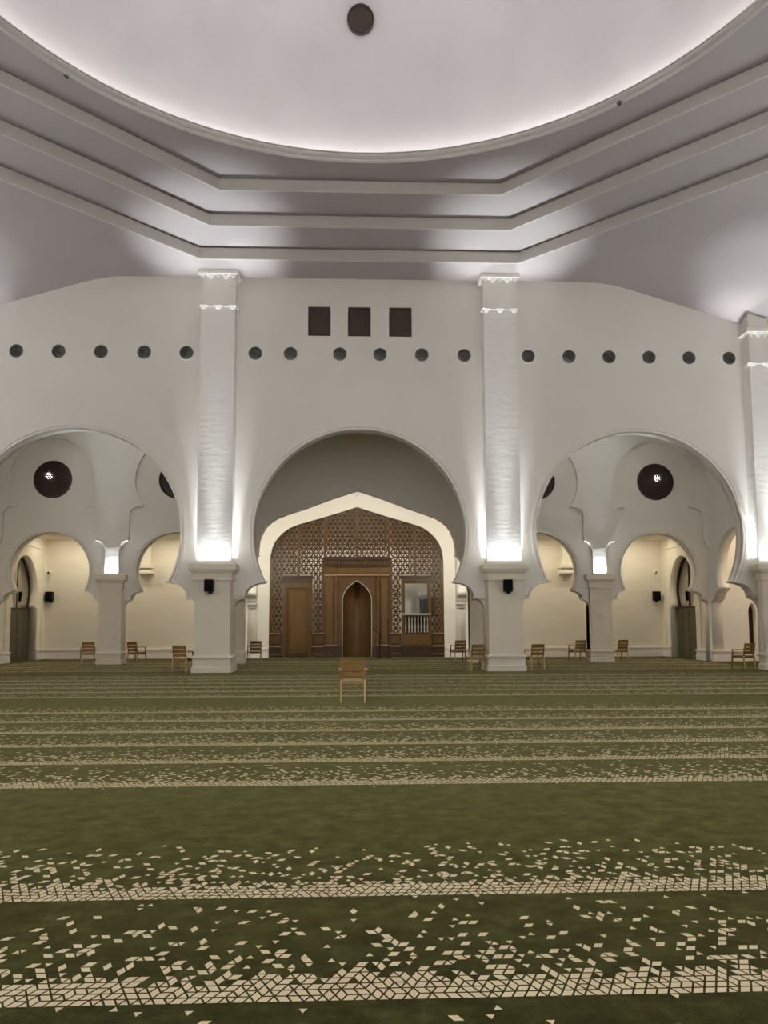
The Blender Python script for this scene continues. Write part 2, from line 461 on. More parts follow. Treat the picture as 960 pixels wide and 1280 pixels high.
for A, za, zb, nm in ((A3, ZL[0], ZL[1], 'lower_ledge'), (A2, ZL[1], ZL[2], 'middle_ledge'), (A1, ZL[2], ZL[3], 'upper_ledge')):
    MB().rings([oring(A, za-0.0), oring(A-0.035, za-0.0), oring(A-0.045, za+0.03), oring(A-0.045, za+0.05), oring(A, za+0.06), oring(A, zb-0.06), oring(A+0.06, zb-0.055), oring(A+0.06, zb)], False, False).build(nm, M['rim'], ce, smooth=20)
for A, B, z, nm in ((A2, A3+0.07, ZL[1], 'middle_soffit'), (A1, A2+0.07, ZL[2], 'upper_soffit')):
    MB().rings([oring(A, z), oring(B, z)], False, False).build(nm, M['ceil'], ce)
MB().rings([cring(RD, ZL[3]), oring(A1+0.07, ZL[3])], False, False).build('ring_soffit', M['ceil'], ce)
rim = [(RD+0.02, 14.13), (RD-0.02, 14.09), (RD-0.05, 14.11), (RD-0.06, 14.15), (RD-0.03, 14.18), (RD-0.03, 14.20), (RD-0.08, 14.23), (RD-0.10, 14.27), (RD-0.08, 14.30), (RD-0.05, 14.31), (RD-0.05, 14.34), (RD-0.08, 14.36), (RD-0.07, 14.38), (RD+0.05, 14.38), (RD+0.06, 14.20), (9.6, 14.20)]
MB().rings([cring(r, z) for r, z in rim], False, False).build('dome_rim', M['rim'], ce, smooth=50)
RD2, HD, ZD = 9.22, 8.9, 14.15
MB().rings([cring(max(RD2*math.cos(p), 0.01), ZD+HD*math.sin(p)) for p in [math.pi/2*i/32 for i in range(33)]], False, False).build('dome', M['dome'], ce, smooth=60)
strip = MB().rings([cring(8.96, 14.27), cring(9.05, 14.27)], False, False)
cv = strip.build('cove_light', M['cove'], None, recalc=False); cv.location = (0, YC, 0)
tag(cv, 'glowing strip of light hidden behind the round dome rim', 'light strip')

# ------------------------------------------------------------------ second arcade wall
def mh(*p): return list(p)
OUT4 = [(0, 6.64), (-0.97, 6.32), (-1.98, 5.94), (-2.74, 5.68), (-3.05, 5.56), (-3.30, 5.40), (-3.48, 5.24), (-3.61, 5.05), (-3.69, 4.86), (-3.76, 4.66), (-3.81, 4.13)]
def notch4(half, cx, tail):
    l = [(cx+x, z) for x, z in half] + [(cx-x, z) for x, z in tail]
    r = [(cx-x, z) for x, z in half[1:]] + [(cx+x, z) for x, z in tail]
    return l[::-1]+r
tail = [(3.76, 4.10), (3.90, 4.02), (4.02, 3.86), (4.06, 3.74), (4.30, 3.70), (4.30, 0)]
n4 = notch4(OUT4, BX, tail)
SA = (-11.68, -6.95, 6.95-0.02, 11.64)
notch = [full(SML, SA[0]), full(SML, SA[1]), n4, full(SML, SA[2]), full(SML, SA[3])]
lanc = [(15.13, 0.25), (15.43, 0.25), (15.43, 1.95), (15.39, 2.10), (15.34, 2.2), (15.28, 2.25), (15.22, 2.2), (15.17, 2.10), (15.13, 1.95)]
WZ = 7.0
wm = struct(plate('wall_middle', [outline(-20, 20, 9.1, notch)] + [circle(x, WZ, 0.73, 40) for x in SA] + [lanc], Y2, Y2+0.42, M['plaster']))
# blind arches and shafts in low relief on that wall
def niche_half():
    Rr = 1.60; a0 = -math.asin(0.95/Rr)
    pts = [(Rr*math.cos(t), WZ+Rr*math.sin(t)) for t in [math.pi/2+(a0-math.pi/2)*i/28 for i in range(29)]]
    pts += [(1.27, 6.02), (1.27, 5.98)] + cavetto(1.32, 5.97, 1.78, 5.68) + [(1.78, 4.70)] + [(1.86, 4.62), (1.93, 4.50), (2.02, 4.42), (2.09, 4.34)]
    return pts
NH = niche_half()
for sgn, (ca, cb) in ((-1, (SA[0], SA[1])), (1, (SA[2], SA[3]))):
    x0, x1 = min(ca, cb)-2.1-0.0, max(ca, cb)+2.1
    def nf(cx): return [(cx-x, z) for x, z in NH][::-1] + [(cx+x, z) for x, z in NH[1:]]
    a, b = sorted((ca, cb))
    lp = [(a-2.30, 4.34)] + nf(a) + nf(b) + [(b+2.30, 4.34), (b+2.30, 9.05), (a-2.30, 9.05)]
    rl = plate('blind_arcade', [lp], Y2-0.10, Y2+0.02, M['trowel'], wm)
for cx in SA:
    t = struct(empty('trim_%d' % (4+SA.index(cx)), (0, 0, 0)))
    crown = [(cx-x, z) for x, z in SML[:31]][::-1] + [(cx+x, z) for x, z in SML[1:31]]
    band('bead', crown, 0.0, 0.05, Y2-0.05, Y2+0.05, M['plaster'], t)
    band('fillet', crown, 0.08, 0.12, Y2-0.035, Y2+0.05, M['plaster'], t)
    for s in (-1, 1):
        cav = [(cx+s*x, z) for x, z in SML[33:42]]
        if s < 0: cav = cav[::-1]
        band('foot_bead', cav, 0.0, 0.05, Y2-0.06, Y2+0.05, M['plaster'], t)
        x0, x1 = sorted((cx+s*1.66, cx+s*1.96))
        MB().box(x0, x1, Y2-0.07, Y2+0.05, 2.38, 2.45).build('foot_ledge', M['plaster'], t)
t = struct(empty('trim_8')); band('bead', [(BX+x, z) for x, z in OUT4[::-1]]+[(BX-x, z) for x, z in OUT4[1:]], 0.0, 0.09, Y2-0.04, Y2+0.05, M['plaster'], t)

# cross walls with small arches between the bays
def cross(name, x0, x1, ya, yb, ztop, m):
    mid = (ya+yb)/2; k = (yb-ya)/2/1.97
    half = [(x*k if x < 1.9 else (yb-ya)/2-0.004, z) for x, z in SML]
    lp = outline(ya, yb, ztop, [full(half, mid)])
    return struct(plate(name, [lp], x0, x1, m, axis='X'))
for s, nm in ((-1, 'left'), (1, 'right')):
    a, b = sorted((s*4.30, s*4.85)); cross('wall_bay_'+nm, a, b, YW+WT, Y2, 9.0, M['plaster'])
    a, b = sorted((s*13.66, s*14.1)); cross('wall_end_'+nm, a, b, YW+WT, Y2, 9.0, M['plaster'])
    a, b = sorted((BX+s*4.36, BX+s*4.80)); cross('wall_cross_'+nm, a, b, Y2+0.42, YB, 7.7, M['cream'])
    # outer boundary beyond the corner bays
    a, b = sorted((s*19.6, s*20)); struct(MB().box(a, b, YW, Y2+0.4, 0, 9).build('wall_far_'+nm, M['plaster']))
    a, b = sorted((s*14.1, s*20)); struct(MB().box(a, b, YW+0.0, YW+0.4, 0, 9).build('wall_near_'+nm, M['plaster']))

# ceilings of the two aisles
struct(MB().box(-20, 20, YW+WT, Y2, 8.95, 9.1).build('ceiling_aisle', M['plaster']))
struct(MB().box(-14.2, -4.6, Y2+0.4, YB+0.1, 5.18, 5.4).build('ceiling_back_left', M['cream']))
struct(MB().box(4.5, 14.2, Y2+0.4, YB+0.1, 5.18, 5.4).build('ceiling_back_right', M['cream']))
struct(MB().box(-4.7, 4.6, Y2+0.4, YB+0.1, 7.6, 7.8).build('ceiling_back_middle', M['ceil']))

# ------------------------------------------------------------------ back wall
IN4 = [(0, 6.68), (-1.42, 6.23), (-2.66, 5.87), (-2.98, 5.74), (-3.26, 5.54), (-3.48, 5.32), (-3.66, 5.08), (-3.77, 4.80), (-3.83, 4.50), (-3.86, 4.2), (-3.87, 0)]
n4b = [(BX+x, z) for x, z in IN4[::-1]] + [(BX-x, z) for x, z in IN4[1:]]
lp = outline(-14.2, 14.2, 7.8, [n4b])
wb = struct(plate('wall_back', [lp], YB, YB+0.35, M['cream']))
tb = struct(empty('trim_9')); band('edge_bead', n4b, -0.06, 0.0, YB+0.10, YB+0.2, M['wood_deep'], tb)
def baseboard(name, x0, x1, y, axis='Y', s=-1):
    mb = MB()
    for d, z0, z1 in ((0.06, 0, 0.22), (0.035, 0.22, 0.35), (0.075, 0.35, 0.42)):
        if axis == 'Y': mb.box(x0, x1, y-d, y+0.02, z0, z1)
        else:
            a, b = sorted((y+s*d, y-s*0.02)); mb.box(a, b, x0, x1, z0, z1)
    o = mb.build(name, M['plaster']); return struct(o)
baseboard('baseboard_back_left', -13.62, BX-3.9, YB); baseboard('baseboard_back_right', BX+3.9, 13.62, YB)
baseboard('baseboard_middle_right', 13.64, 15.05, Y2); baseboard('baseboard_middle_left', -16, -13.64, Y2)

# consoles on the back wall
def console(x0, x1, z0, z1, lab):
    c = empty('wall_console', ((x0+x1)/2, YB, z0)); tag(c, lab, 'console')
    w = (x1-x0)/2; h = z1-z0
    pieces('ledge', M['plaster'], c, (-w, w, -0.50, 0.0, h-0.10, h), (-w-0.03, w+0.03, -0.54, 0, h-0.16, h-0.10))
    pr = [(0.46, h-0.16), (0.44, h*0.55), (0.30, h*0.4), (0.28, h*0.2), (0.12, 0.04), (0.10, 0)]
    MB().rings([[(-w, -d, z), (w, -d, z), (w, 0, z), (-w, 0, z)] for d, z in pr]).build('bracket', M['plaster'], c)
console(BX-4.78, BX-4.38, 2.17, 2.98, 'white stepped wall console left of the dark wooden prayer niche screen')
console(BX+4.38, BX+4.78, 2.17, 2.98, 'white stepped wall console right of the dark wooden prayer niche screen')
for s, nm in ((-1, 'left'), (1, 'right')):
    x0, x1 = sorted((s*8.95, s*9.62))
    c = empty('wall_console', ((x0+x1)/2, YB, 3.72)); tag(c, 'cream wall console with a post, on the back wall behind the %s arch' % nm, 'console')
    w = (x1-x0)/2
    pieces('ledge', M['cream'], c, (-w, w, -0.42, 0, 0.2, 0.34), (-w+0.05, w-0.05, -0.36, 0, 0.04, 0.2), (-w, w, -0.40, 0, -0.04, 0.04))
    MB().box(-w+0.12, w-0.12, -0.30, 0, 0.34, 1.46).build('post', M['cream'], c)

# ------------------------------------------------------------------ aisle side walls with arched doors
def pointed(hw, zs, wide, zw, za, cy=0.0, n=14):
    """half of a pointed horseshoe opening above the door head, crown to spring"""
    pts = []
    for i in range(n+1):
        f = i/n
        if f < 0.72:
            g = f/0.72; x = wide*math.sin(g*math.pi/2)**0.95; z = zw+(za-zw)*math.cos(g*math.pi/2)**1.25
        else:
            g = (f-0.72)/0.28; x = wide-(wide-hw)*(g**1.7); z = zw-(zw-zs)*g
        pts.append((x, z))
    return pts
SX = 13.62
for s, nm in ((-1, 'left'), (1, 'right')):
    yc = 32.42
    ph = pointed(1.05, 2.16, 1.24, 2.90, 4.32)
    lp = [(-x, z) for x, z in ph][::-1]+ph[1:]
    jam = [(-1.27, 0.0), (-1.27, 2.16)] + lp + [(1.27, 2.16), (1.27, 0.0)]
    a, b = sorted((s*SX, s*(SX+0.5)))
    ol = outline(Y2+0.42, YB+0.1, 7.7, [[(yc+y, z) for y, z in jam]])
    ol = [p for i, p in enumerate(ol)]
    ws = struct(plate('wall_aisle_'+nm, [ol], a, b, M['cream'], axis='X'))
    for ya, yb, pn in ((Y2+0.42, yc-1.29, 'near'), (yc+1.29, YB, 'far')):
        baseboard('baseboard_%s_%s' % (nm, pn), ya, yb, s*SX, 'X', -s)
    # rectangular surround moulding
    t = struct(empty('trim_%d' % (10 if s < 0 else 11)))
    fx0, fx1 = sorted((s*SX, s*(SX-0.04)))
    pieces('surround', M['cream'], t, (fx0, fx1, yc-1.78, yc-1.70, 0.42, 4.72), (fx0, fx1, yc+1.70, yc+1.78, 0.42, 4.72), (fx0, fx1, yc-1.78, yc+1.78, 4.72, 4.80))
    # door: two panelled leaves, a dark head and a mirror-like arched pane over them
    d = struct(empty('door_%d' % (1 if s < 0 else 2), (s*(SX+0.34), yc, 0)))
    d['label'] = '%s arched doorway with two dark olive wooden leaves and a mirroring arched pane' % nm
    for k in (-1, 1):
        y0, y1 = sorted((k*0.01, k*1.25))
        lf = MB().box(-0.03, 0.03, y0, y1, 0.0, 2.10).build('leaf', M['olive'], d)
        xo = -s*0.03; xa, xb = sorted((xo, xo-s*0.018))
        for (p0, p1) in ((0.10, 0.57), (0.68, 1.15)):
            u0, u1 = sorted((k*p0, k*p1))
            pieces('raised_panel', M['olive'], lf, (xa, xb, u0, u1, 0.62, 2.0), (xa, xb, u0, u1, 0.12, 0.52))
        hb = MB().tube([(xo-s*0.02, k*0.06, 1.02), (xo-s*0.06, k*0.06, 1.02), (xo-s*0.06, k*0.16, 1.02)], 0.012).build('handle', M['brass'], lf)
    MB().box(-0.07, 0.07, -1.265, 1.265, 2.10, 2.17).build('door_head', M['wood_deep'], d)
    gl = [(-x, z) for x, z in ph][::-1]+ph[1:]
    plate('arched_pane', [gl], 0.0, 0.02, M['glass'], d, axis='X')
    band('pane_frame', gl, -0.09, 0.0, -0.04, 0.05, M['wood_deep'], d, axis='X')
    MB().box(-0.035, 0.035, -0.03, 0.03, 2.17, 4.2).build('mullion', M['wood_deep'], d)
    bk = MB().box(0.15*s-0.02, 0.15*s+0.02, -1.35, 1.35, 0, 4.5).build('backing', M['dark'], d)

# lancet recess in the far right frontal wall
lw = struct(empty('window_1', (0, 0, 0))); lw['label'] = 'narrow dark wooden lancet in the wall at far right'
plate('shutter', [lanc], Y2+0.26, Y2+0.30, M['wood_deep'], lw)
MB().box(15.27, 15.29, Y2+0.245, Y2+0.27, 0.25, 2.2).build('mullion', M['grille'], lw)
MB().box(15.1, 15.8, Y2+0.42, Y2+0.46, 0.1, 2.4).build('backing', M['dark'], lw)

# ================================================================== THINGS
# ------------------------------------------------------------------ big piers
def big_pier(cx, lab, ztop=12.9, corner=False, cs=1):
    p = empty('pier', (cx, 0, 0)); tag(p, lab, 'pier', 'great piers of the hall')
    hx, cy, hy = (0.545, 24.52, 0.14) if corner else (0.545, 24.95, 0.57)
    MB().sq(0, cy, hx, hy, [(0.065, 0), (0.065, 0.16), (0.035, 0.19), (0.03, 0.20), (0.03, 0.425), (0.085, 0.43), (0.09, 0.475), (0.04, 0.50), (0.035, 0.52), (0.0, 0.54)]).build('base', M['pier'], p)
    MB().sq(0, cy, hx, hy, [(0.0, 0.54), (0.0, 2.84)]).build('lower_shaft', M['pier'], p)
    MB().sq(0, cy, hx, hy, [(0, 2.83), (0.06, 2.835), (0.06, 2.905), (0.035, 2.915), (0.045, 3.07), (0.10, 3.08), (0.11, 3.13), (0.13, 3.135), (0.135, 3.165), (0.19, 3.17), (0.19, 3.33), (0.175, 3.35)]).build('capital', M['pier'], p)
    y0, y1 = 24.50, 25.20; cy2, hy2 = (y0+y1)/2, (y1-y0)/2
    zt = ztop
    MB().sq(0, cy2, 0.545, hy2, [(0, 3.35), (0, zt-1.22)]).build('upper_shaft', M['trowel'], p)
    uc = MB().sq(0, cy2, 0.545, hy2, [(0, zt-1.22), (0.012, zt-1.20), (0.012, zt-0.22), (0.06, zt-0.16), (0.10, zt-0.14), (0.10, zt-0.02), (0.08, zt-0.0)]).build('upper_capital', M['plaster'], p)
    for x in (-0.46, 0.0, 0.46):
        MB().rings([[(x-0.05, y0-0.03, zt-1.30), (x+0.05, y0-0.03, zt-1.30), (x+0.05, y0+0.02, zt-1.30), (x-0.05, y0+0.02, zt-1.30)],
                    [(x-0.12, y0-0.07, zt-1.19), (x+0.12, y0-0.07, zt-1.19), (x+0.12, y0+0.02, zt-1.19), (x-0.12, y0+0.02, zt-1.19)]]).build('corbel', M['plaster'], uc)
    for s in (-1, 1):
        MB().rings([[(s*0.545, y0+0.05, zt-1.30), (s*0.59, y0+0.05, zt-1.30), (s*0.59, y0+0.2, zt-1.30), (s*0.545, y0+0.2, zt-1.30)],
                    [(s*0.545, y0+0.02, zt-1.19), (s*0.62, y0+0.02, zt-1.19), (s*0.62, y0+0.25, zt-1.19), (s*0.545, y0+0.25, zt-1.19)]]).build('corbel', M['plaster'], uc)
    for k in range(5):
        x = -0.48+0.24*k
        MB().rings([[(x-0.03, y0-0.04, zt-0.30), (x+0.03, y0-0.04, zt-0.30), (x+0.03, y0, zt-0.30), (x-0.03, y0, zt-0.30)],
                    [(x-0.09, y0-0.08, zt-0.16), (x+0.09, y0-0.08, zt-0.16), (x+0.09, y0, zt-0.16), (x-0.09, y0, zt-0.16)]]).build('bracket_tooth', M['plaster'], uc)
    if corner:
        a, b = sorted((-cs*0.16, cs*0.545)); MB().box(a, b, 24.66, 25.5, 0, 3.35).build('core', M['pier'], p)
        MB().box(-0.545, 0.8, 24.50, 25.1, zt, 12.6).build('corner_block', M['plaster'], p) if cs > 0 else MB().box(-0.8, 0.545, 24.50, 25.1, zt, 12.6).build('corner_block', M['plaster'], p)
    # strips of light lying on the capital
    for s in (-1, 1):
        area('capital_light', (cx+s*0.605, 24.80, 3.37), 0.07, 0.38, UP_SIDE, COOL, (math.pi, 0, 0), 22)
    area('capital_light', (cx, 24.42, 3.37), 1.05, 0.06, UP_FRONT, COOL, (math.pi, 0, 0), 70)
    beam('capital_spot', (cx, 24.22, 3.42), BEAM*(0.68 if corner else 1), COOL, 40 if corner else 33, 7)
    return p
big_pier(-PX, 'white pier left of the central arch, square base, black speaker under its capital')
big_pier(PX, 'white pier right of the central arch, square base, black speaker under its capital')
big_pier(13.36, 'white corner pier cut by the right edge of the view', 11.17, True, 1)
big_pier(-13.36, 'white corner pier beyond the left arch', 11.17, True, -1)

# ------------------------------------------------------------------ small piers
def small_pier(cx, lab, lit=True, hx=0.42):
    p = empty('small_pier', (cx, 0, 0)); tag(p, lab, 'pier', 'small piers of the inner arcade')
    cy, hy = 29.96, 0.28
    MB().sq(0, cy, hx, hy, [(0.05, 0), (0.05, 0.14), (0.025, 0.165), (0.025, 0.375), (0.065, 0.38), (0.07, 0.42), (0.03, 0.44), (0.0, 0.47)]).build('base', M['pier'], p)
    MB().sq(0, cy, hx, hy, [(0, 0.47), (0, 2.80)]).build('lower_shaft', M['pier'], p)
    MB().sq(0, cy, hx, hy, [(0, 2.80), (0.05, 2.805), (0.05, 2.865), (0.025, 2.875), (0.035, 3.06), (0.09, 3.07), (0.10, 3.13), (0.165, 3.14), (0.165, 3.33), (0.15, 3.35)]).build('capital', M['pier'], p)
    MB().sq(0, 29.80, 0.265, 0.10, [(0, 3.35), (0, 4.36)]).build('neck', M['trowel'], p)
    for s in (-1, 1):
        pts = [(s*(0.28+0.33*(1-math.cos(t))), 29.71, 4.36+0.30*math.sin(t)) for t in [math.pi/2*i/6 for i in range(7)]]
        MB().tube(pts, [0.05]*7, 8).build('flared_bracket', M['plaster'], p)
    if lit:
        area('capital_light', (cx, 29.655, 3.37), 0.46, 0.05, UP_SMALL, COOL, (math.pi, 0, 0), 85)
        beam('capital_spot', (cx, 29.60, 3.42), 900, COOL, 60, 22)
    return p
small_pier(-9.33, 'small pier with lit neck seen through the left arch')
small_pier(9.29, 'small pier with lit neck seen through the right arch, wall switch on it')
small_pier(BX-4.70, 'small pier half hidden behind the big pier left of the central arch', False, 0.40)
small_pier(BX+4.70, 'small pier half hidden behind the big pier right of the central arch', False, 0.40)

# ------------------------------------------------------------------ wall nozzles
def nozzle_proto():
    n = empty('air_nozzle')
    MB().lathe((0, 0, 0), [(0.205, 0.02), (0.235, 0.0), (0.235, -0.012), (0.205, -0.016), (0.195, 0.0)], 28, 'Y').build('collar', M['white'], n, smooth=40)
    MB().lathe((0, 0, 0), [(0.198, 0.0), (0.18, 0.03), (0.165, 0.028), (0.16, 0.07), (0.135, 0.065), (0.13, 0.11), (0.10, 0.105), (0.095, 0.15), (0.055, 0.145), (0.05, 0.18), (0.005, 0.18)], 28, 'Y', cap1=True).build('stepped_cone', M['metal'], n, smooth=30)
    v = MB().box(-0.15, 0.15, 0.05, 0.065, -0.014, 0.014).build('vane', M['greybox'], n)
    return n
npro = nozzle_proto()
ordn = ['first', 'second', 'third', 'fourth', 'fifth', 'sixth']
for i, x in enumerate(CIRC):
    o = npro if i == 0 else copy_tree(npro)
    o.location = (x, YW, CZ); o.scale = (1.13, 1.0, 1.13)
    if i < 5: lab = '%s round air nozzle from the left in the row above the left arch' % ordn[i]
    elif i < 11: lab = '%s round air nozzle from the left in the row above the central arch' % ordn[i-5]
    else: lab = '%s round air nozzle from the left in the row above the right arch' % ordn[i-11]
    tag(o, lab, 'air nozzle', 'round air nozzles in a row along the wall')
    va = [c for c in o.children if c.name.startswith('vane')][0]
    va.rotation_euler = (0, random.choice([0.5, 0.8, 1.0, -0.5, 0.2]), 0)

# square lattice grilles
def grille_proto():
    g = empty('lattice_grille')
    w, h = 0.365, 0.50
    MB().box(-w, w, 0.13, 0.15, -h, h).build('backing', M['dark'], g)
    plate('frame', [rect(-w, w, -h, h), rect(-w+0.05, w-0.05, -h+0.06, h-0.06)], 0.05, 0.13, M['grille'], g)
    l = kagome(lambda x, z: abs(x) < w-0.03 and abs(z) < h-0.04, -w, w, -h, h, 0.085, 0.022, 0.085, 0.11, True)
    tag(l.build('lattice', M['slats'], g), kind='stuff')
    return g
gp = grille_proto()
for i, (a, b) in enumerate(SQW):
    o = gp if i == 0 else copy_tree(gp)
    o.location = ((a+b)/2, YW, 11.45)
    tag(o, '%s of the three dark square lattice grilles above the central arch' % ('leftmost', 'middle', 'rightmost')[i], 'grille', 'square lattice grilles high on the wall')

# round lattice windows of the inner arcade
def rose_proto():
    g = empty('rose_window')
    MB().lathe((0, 0, 0), [(0.725, 0.0), (0.725, -0.02), (0.68, -0.03), (0.66, 0.0), (0.66, 0.10), (0.725, 0.10)], 40, 'Y').build('rim', M['grille'], g, smooth=40)
    l = kagome(lambda x, z: math.hypot(x, z) < 0.70, -0.78, 0.74, -0.8, 0.75, 0.085, 0.030, 0.03, 0.06, True)
    tag(l.build('lattice', M['grille'], g), kind='stuff')
    MB().lathe((0, 0, 0), [(0.725, 0.24), (0.005, 0.24)], 40, 'Y', cap1=True).build('backing', M['dark'], g)
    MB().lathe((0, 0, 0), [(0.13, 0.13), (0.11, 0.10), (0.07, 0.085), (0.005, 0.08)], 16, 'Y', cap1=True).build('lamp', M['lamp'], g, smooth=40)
    return g
rp_ = rose_proto()
for i, x in enumerate(SA):
    o = rp_ if i == 0 else copy_tree(rp_)
    o.location = (x, Y2, WZ)
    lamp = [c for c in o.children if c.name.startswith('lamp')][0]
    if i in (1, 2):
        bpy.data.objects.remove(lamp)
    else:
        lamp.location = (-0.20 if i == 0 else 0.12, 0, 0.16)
    tag(o, ['dark round lattice window with a glint, whole in the left arch', 'dark round lattice window cut by the right edge of the left arch',
            'dark round lattice window cut by the left edge of the right arch', 'dark round lattice window with a glint, whole in the right arch'][i],
        'window', 'round lattice windows of the inner arcade')

# oculus vent in the dome
ph = math.asin((17.92-ZD)/HD)
dv = empty('dome_vent', (-0.02, YC+RD2*math.cos(ph)-0.07, 17.92-0.03))
dv.rotation_euler = (R(25.6), 0, 0)
tag(dv, 'round dark lattice vent high in the pale dome', 'vent')
MB().lathe((0, 0, 0), [(0.37, 0.14), (0.37, -0.03), (0.33, -0.04), (0.31, -0.01), (0.31, 0.05)], 32, 'Y').build('rim', M['grille'], dv, smooth=40)
tag(kagome(lambda x, z: math.hypot(x, z) < 0.34, -0.4, 0.38, -0.4, 0.36, 0.066, 0.020, -0.02, 0.0).build('lattice', M['slats'], dv), kind='stuff')
MB().lathe((0, 0, 0), [(0.36, 0.025), (0.005, 0.025)], 32, 'Y', cap1=True).build('backing', M['dark'], dv)

# smoke detectors on the ring soffit
for x, y, nm in ((-6.83, 17.2, 'left'), (6.27, 17.7, 'right')):
    d = empty('smoke_detector', (x, y, ZL[3])); tag(d, 'tiny dark ceiling detector on the %s side of the dome ring' % nm, 'detector', 'ceiling detectors')
    MB().lathe((0, 0, 0), [(0.07, 0.0), (0.07, -0.03), (0.005, -0.03)], 14, cap1=True).build('base', M['metal'], d, smooth=40)
    MB().lathe((0, 0, 0), [(0.04, -0.03), (0.035, -0.07), (0.005, -0.08)], 14, cap1=True).build('sensor_head', M['greybox'], d, smooth=40)

# ------------------------------------------------------------------ prayer niche screen (mihrab) in the back wall
mi = empty('prayer_niche_screen', (BX, YB+0.08, 0))
tag(mi, 'tall dark wooden screen with lattice panels, prayer niche, door and balcony opening', 'wooden screen')
def shape4(d):   # inner arch outline relative to the axis, shrunk by d
    p = [(x, z) for x, z in IN4[::-1]] + [(-x, z) for x, z in IN4[1:]]
    return offset_path(p, -d)
inner = pt_in(shape4(0.02))
DR = (-3.30, -1.97); WR = (1.95, 3.32); PR = (-1.43, 1.43)
def free(x, z):
    if not inner(x, z) or z < 1.05: return False
    if DR[0] < x < DR[1] and z < 3.55: return False
    if WR[0] < x < WR[1] and z < 3.55: return False
    if PR[0] < x < PR[1] and z < 4.36: return False
    return True
for x0, x1 in ((-3.9, -2.60), (-2.60, -1.43), (-1.43, 0.0), (0.0, 1.43), (1.43, 2.60), (2.60, 3.9)):
    k = kagome(lambda x, z: free(x, z) and x0-0.02 <= x <= x1+0.02, -3.87, 3.87, 0.9, 6.7, 0.215, 0.062, 0.05, 0.085, True)
    tag(k.build('lattice_panel', M['wood'], mi), kind='stuff')
def mi_box(name, m, *bx, parent=None):
    return pieces(name, m, parent or mi, *bx)[0]
# posts
for x, z0, z1 in ((-2.60, 3.5, 5.92), (-1.43, 4.40, 6.25), (0.0, 4.40, 6.64), (1.43, 4.40, 6.25), (2.60, 3.5, 5.92)):
    mi_box('post', M['wood'], (x-0.05, x+0.05, 0.0, 0.11, z0, z1))
for x in (-1.49, 1.49): mi_box('post', M['wood'], (x-0.06, x+0.06, -0.02, 0.11, 0.5, 4.40))
for x in (-3.80, 3.80): mi_box('post', M['wood'], (x-0.07, x+0.07, 0.0, 0.11, 0.5, 4.3))
# dado blocks
for x0, x1 in ((-3.86, -3.33), (-1.97, -1.43), (1.43, 1.95), (3.32, 3.86)):
    d = mi_box('dado', M['wood_deep'], (x0, x1, -0.03, 0.11, 0.0, 1.06))
    mi_box('dado_panel', M['wood'], (x0+0.07, x1-0.07, -0.045, -0.02, 0.62, 0.95), parent=d)
    mi_box('plinth', M['wood_deep'], (x0, x1, -0.08, -0.02, 0.0, 0.42), parent=d)
    mi_box('ledge', M['wood_highlight'], (x0, x1, -0.09, -0.02, 0.46, 0.52), (x0, x1, -0.07, -0.02, 1.02, 1.08), (x0, x1, -0.085, -0.02, 0.14, 0.17), parent=d)
# side door
dr = plate('door_frame', [[(-3.28, 0), (-3.10, 0), (-3.10, 3.11), (-2.15, 3.11), (-2.15, 0), (-1.98, 0), (-1.98, 3.30), (-3.28, 3.30)]], -0.04, 0.11, M['wood'], mi)
plate('frame_bead', [[(-3.12, 0.22), (-3.06, 0.22), (-3.06, 3.05), (-2.19, 3.05), (-2.19, 0.22), (-2.13, 0.22), (-2.13, 3.13), (-3.12, 3.13)]], -0.065, -0.035, M['wood'], dr)
cn = mi_box('cornice', M['wood_deep'], (-3.33, -1.95, -0.10, 0.11, 3.48, 3.60), (-3.30, -1.97, -0.05, 0.11, 3.305, 3.478), parent=dr)
pieces('dentil', M['wood_mid'], dr, *[(-3.25+k*0.145, -3.17+k*0.145, -0.085, -0.04, 3.36, 3.46) for k in range(9)])
lf = mi_box('door_leaf', M['wood_mid'], (-3.10, -2.15, 0.02, 0.07, 0.22, 3.10))
mi_box('rail', M['wood'], (-3.00, -2.25, -0.0, 0.03, 2.94, 3.10), (-3.00, -2.25, -0.0, 0.03, 0.22, 0.40), parent=lf)
mi_box('stile', M['wood'], (-3.10, -3.0, -0.002, 0.03, 0.22, 3.10), (-2.25, -2.15, -0.002, 0.03, 0.22, 3.10), parent=lf)
mi_box('threshold', M['wood_deep'], (-3.10, -2.15, -0.06, 0.11, 0.0, 0.21), parent=dr)
MB().tube([(-2.22, 0.0, 1.24), (-2.22, -0.07, 1.24), (-2.36, -0.07, 1.24)], 0.018, 8).build('handle', M['brass'], lf)
# balcony opening
wn = plate('balcony_frame', [rect(1.97, 3.30, 1.045, 3.34), rect(2.09, 3.17, 1.05, 3.28)], -0.05, 0.11, M['wood'], mi)
plate('frame_bead', [rect(2.085, 3.175, 1.88, 3.285), rect(2.12, 3.14, 1.90, 3.255)], -0.02, 0.08, M['wood_deep'], wn)
cn = mi_box('cornice', M['wood_deep'], (1.93, 3.34, -0.10, 0.11, 3.50, 3.60), (1.96, 3.31, -0.06, 0.11, 3.34, 3.50), parent=wn)
pieces('dentil', M['wood_mid'], wn, *[(2.02+k*0.14, 2.10+k*0.14, -0.09, -0.05, 3.38, 3.47) for k in range(9)])
mi_box('sill', M['baluster'], (1.99, 3.28, -0.10, 0.10, 1.86, 1.93), parent=wn)
mi_box('handrail', M['wood_deep'], (2.05, 3.22, -0.08, 0.08, 1.78, 1.858), parent=wn)
mi_box('bottom_rail', M['wood_deep'], (2.05, 3.22, -0.07, 0.06, 1.055, 1.09), parent=wn)
